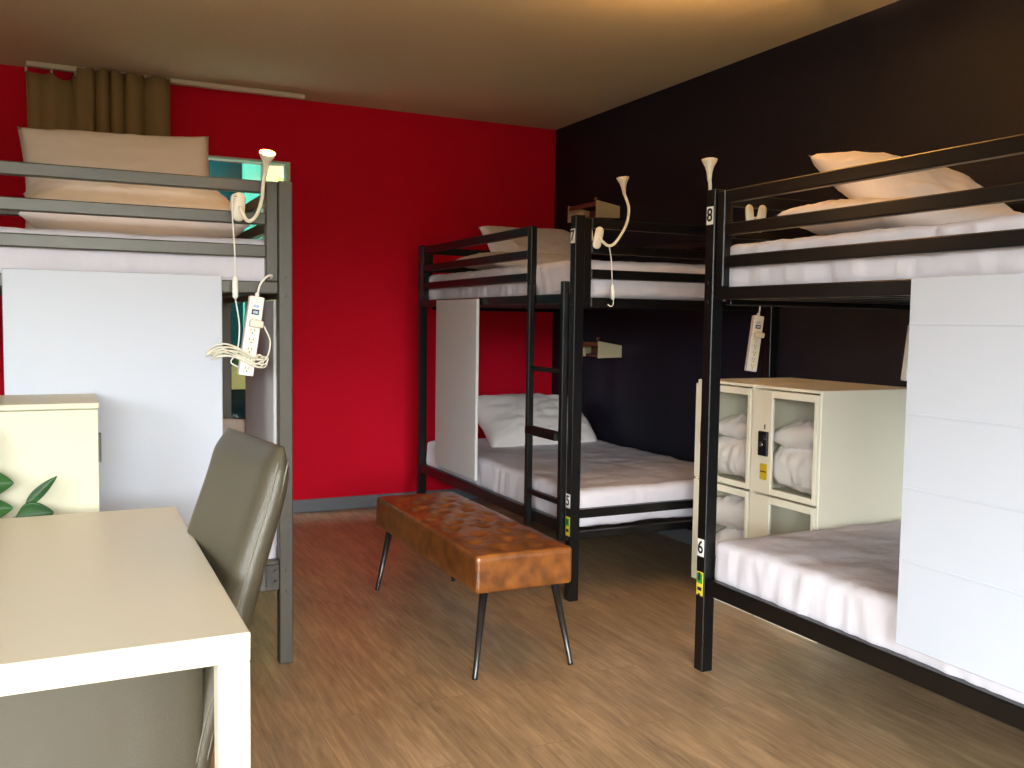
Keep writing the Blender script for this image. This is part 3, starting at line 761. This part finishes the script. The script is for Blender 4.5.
# ------------------------------------------------------------------ cream cabinet behind the desk
cb = thing('cabinet', 'cream cabinet behind the desk in front of the white board', 'cabinet', (-.3, 3.2, 0))
CX0, CX1, CYa, CYb = -.72, .091, 3.035, 3.405
bm = bmesh.new(); box(bm, (CX0, CYa, .05), (CX1, CYb, 1.026), .002); box(bm, (CX0+.02, CYa+.02, 0), (CX1-.02, CYb-.02, .05)); obj('body', bm, M['cream_board'], cb)
bx('cabinet_top', (CX0-.002, CYa-.004, 1.028), (CX1+.003, CYb, 1.046), M['cream_board'], cb, .002)
bm = bmesh.new(); box(bm, (CX1, CYa+.03, .86), (CX1+.008, CYa+.05, .95), .002); obj('hinge', bm, M['gun'], cb)

# ------------------------------------------------------------------ plant behind the desk
pt_ = thing('potted_monstera', 'potted plant with broad split green leaves behind the desk', 'plant', (-.22, 2.93, 0))
bm = bmesh.new(); lathe(bm, -.24, 2.93, [(0, .062), (.02, .07), (.24, .092), (.26, .095), (.262, .085), (.235, .082)], 28); obj('pot', bm, M['pot'], pt_, smooth=False)
bm = bmesh.new(); tube(bm, [(-.24, 2.93, .236), (-.24, 2.93, .245)], .082, 20); obj('soil', bm, M['soil'], pt_)
def leaf(base, tip, width, nrm, cuts, stem_from):
    b, t = Vector(base), Vector(tip); ax = t-b; L = ax.length; ax.normalize(); n = Vector(nrm); n = (n-ax*n.dot(ax)).normalized(); sd = ax.cross(n)
    bm = bmesh.new(); N, K = 28, 6; rows = []
    for i in range(N+1):
        s = i/N; w = width/2*(math.sin(PI*min(1, s**.72))**.75)*(1 if s < .98 else .6)
        row = []
        for j in range(-K, K+1):
            u = j/K; notch = 1.
            if cuts and abs(u) > .45:
                c = .5+.5*math.cos(s*2*PI*cuts+(.6 if u > 0 else 0)); notch = 1-.75*max(0, c-.80)/.20*(abs(u)-.45)/.55
            row.append(bm.verts.new(b+ax*L*(s+.10*abs(u)*(1-s))+sd*w*u*notch+n*(-.10*L*s*s*.6+.25*w*abs(u)**1.3)))
        rows.append(row)
    for i in range(N):
        for j in range(2*K):
            f = bm.faces.new((rows[i][j], rows[i+1][j], rows[i+1][j+1], rows[i][j+1])); f.smooth = True
    o = obj('leaf', bm, M['leaf'], pt_); sm = o.modifiers.new('t', 'SOLIDIFY'); sm.thickness = .0012
    bm = bmesh.new(); tube(bm, spline([stem_from, (Vector(stem_from)+b)/2+Vector((0, 0, .06)), b], 8), [.004]*16+[.003], 8); obj('stem', bm, M['stem'], o)
S = (-.24, 2.93, .24)
leaf((-.112, 2.962, .752), (-.024, 2.958, .842), .032, (-.2, -1, .2), 0, S)
leaf((-.135, 2.955, .730), (-.033, 2.95, .737), .075, (.05, -1, .25), 0, S)
leaf((-.31, 2.965, .835), (-.134, 2.955, .828), .105, (.1, -1, .15), 0, S)
leaf((-.30, 2.970, .755), (-.137, 2.962, .756), .085, (.1, -1, .2), 0, S)
leaf((-.28, 2.98, .88), (-.20, 2.97, .98), .12, (.1, -1, .3), 3, S)
leaf((-.36, 2.96, .74), (-.50, 2.95, .80), .14, (-.1, -1, .4), 3, S)

# ------------------------------------------------------------------ ceiling lamp (just above the frame)
LX, LY, LZ = 2.16, 2.78, 2.63
cl = thing('ceiling_lamp', 'bowl shaped uplighter hanging close below the ceiling above the aisle', 'ceiling lamp', (LX, LY, H))
bm = bmesh.new(); tube(bm, [(LX, LY, H-.001), (LX, LY, H-.014), (LX, LY, H-.018)], [.05, .05, .04], 28); obj('base', bm, M['rail'], cl)
for k in range(3):
    t = 2*PI*k/3+.4; bm = bmesh.new(); tube(bm, [(LX+.04*math.cos(t), LY+.04*math.sin(t), H-.012), (LX+.115*math.cos(t), LY+.115*math.sin(t), LZ+.002)], .003, 8); obj('rod', bm, M['rail'], cl)
bm = bmesh.new(); lathe(bm, LX, LY, [(LZ-.050, .03), (LZ-.048, .05), (LZ-.038, .085), (LZ-.018, .110), (LZ, .12), (LZ+.001, .115), (LZ-.016, .104), (LZ-.034, .080), (LZ-.044, .04)]); obj('shade', bm, M['rail'], cl)
bm = bmesh.new(); tube(bm, [(LX, LY, LZ-.043), (LX, LY, LZ-.040), (LX, LY, LZ-.037)], [.03, .04, .03], 24); obj('bulb', bm, M['globe'], cl)

# ------------------------------------------------------------------ light
SKY = 27.0
def area(name, loc, rot, sx, sy, power, col, spread=180):
    l = bpy.data.lights.new(name, 'AREA'); l.shape = 'RECTANGLE'; l.size = sx; l.size_y = sy; l.energy = power; l.color = col; l.spread = math.radians(spread)
    o = bpy.data.objects.new(name, l); COL.objects.link(o); o.location = loc; o.rotation_euler = [math.radians(r) for r in rot]; return o
# daylight: an overcast sky, bright overhead and dim towards the ground, seen through the big window behind the photographer
def portal(name, loc, rot, sx, sy):
    l = bpy.data.lights.new(name, 'AREA'); l.shape = 'RECTANGLE'; l.size = sx; l.size_y = sy; l.cycles.is_portal = True
    o = bpy.data.objects.new(name, l); COL.objects.link(o); o.location = loc; o.rotation_euler = [math.radians(r) for r in rot]; return o
portal('sky_portal', ((BX0+BX1)/2, YN-.02, (BZ0+BZ1)/2), (90, 0, 0), BX1-BX0, BZ1-BZ0)
portal('sky_portal', (XL-.02, (SY0+SY1)/2, (SZ0+SZ1)/2), (90, 0, -90), SY1-SY0, SZ1-SZ0)
portal('sky_portal', ((WX0+WX1)/2, YB+.16, (WZ0+WZ1)/2), (-90, 0, 0), WX1-WX0, WZ1-WZ0)
pl_ = bpy.data.lights.new('ceiling_bulb', 'POINT'); pl_.energy = 80; pl_.color = (1, .55, .20); pl_.shadow_soft_size = .008
po = bpy.data.objects.new('ceiling_bulb', pl_); COL.objects.link(po); po.location = (LX, LY, LZ-.012)
ll = bpy.data.lights.new('clip_lamp_bulb', 'POINT'); ll.energy = 3.2; ll.color = (1, .58, .26); ll.shadow_soft_size = .02
lo = bpy.data.objects.new('clip_lamp_bulb', ll); COL.objects.link(lo); lo.location = (.663, 3.345, 1.925)
w = bpy.data.worlds.new('sky'); scene.world = w; w.use_nodes = True
nt = w.node_tree; bg = nt.nodes['Background']
tc = nt.nodes.new('ShaderNodeTexCoord'); sp = nt.nodes.new('ShaderNodeSeparateXYZ'); rp = nt.nodes.new('ShaderNodeValToRGB')
mr = nt.nodes.new('ShaderNodeMapRange'); mr.inputs['From Min'].default_value = -1; mr.inputs['From Max'].default_value = 1
nt.links.new(tc.outputs['Generated'], sp.inputs[0]); nt.links.new(sp.outputs['Z'], mr.inputs['Value']); nt.links.new(mr.outputs['Result'], rp.inputs['Fac'])
e = rp.color_ramp.elements
e[0].position = .495; e[0].color = (.045, .047, .04, 1); e[1].position = 1; e[1].color = (.92, .97, 1, 1)
x = e.new(.52); x.color = (.05, .053, .05, 1); x = e.new(.547); x.color = (.90, .96, 1, 1); x = e.new(.65); x.color = (.90, .96, 1, 1)
nt.links.new(rp.outputs['Color'], bg.inputs['Color']); bg.inputs['Strength'].default_value = SKY

# ------------------------------------------------------------------ camera
cam = bpy.data.cameras.new('camera'); cam.sensor_width = 36; cam.lens = 920.2/1024*36; cam.clip_start = .05
co = bpy.data.objects.new('camera', cam); COL.objects.link(co); scene.camera = co
a, r, yw = [math.radians(q) for q in (3.829, .803, -26.01)]
fwd = Vector((math.sin(-yw)*math.cos(a), math.cos(yw)*math.cos(a), -math.sin(a)))
rt = Vector((math.cos(yw), math.sin(yw), 0)); up = rt.cross(fwd)
R_ = rt*math.cos(r)+up*math.sin(r); U_ = -rt*math.sin(r)+up*math.cos(r)
co.matrix_world = Matrix(((R_.x, U_.x, -fwd.x, 0), (R_.y, U_.y, -fwd.y, 0), (R_.z, U_.z, -fwd.z, 1.305), (0, 0, 0, 1)))
scene.view_settings.view_transform = 'Standard'; scene.view_settings.look = 'None'
scene.view_settings.gamma = 1; scene.view_settings.exposure = 0.45; scene.view_settings.use_curve_mapping = False
scene.cycles.use_denoising = True
scene.cycles.max_bounces = 10; scene.cycles.transparent_max_bounces = 12; scene.cycles.sample_clamp_indirect = 6
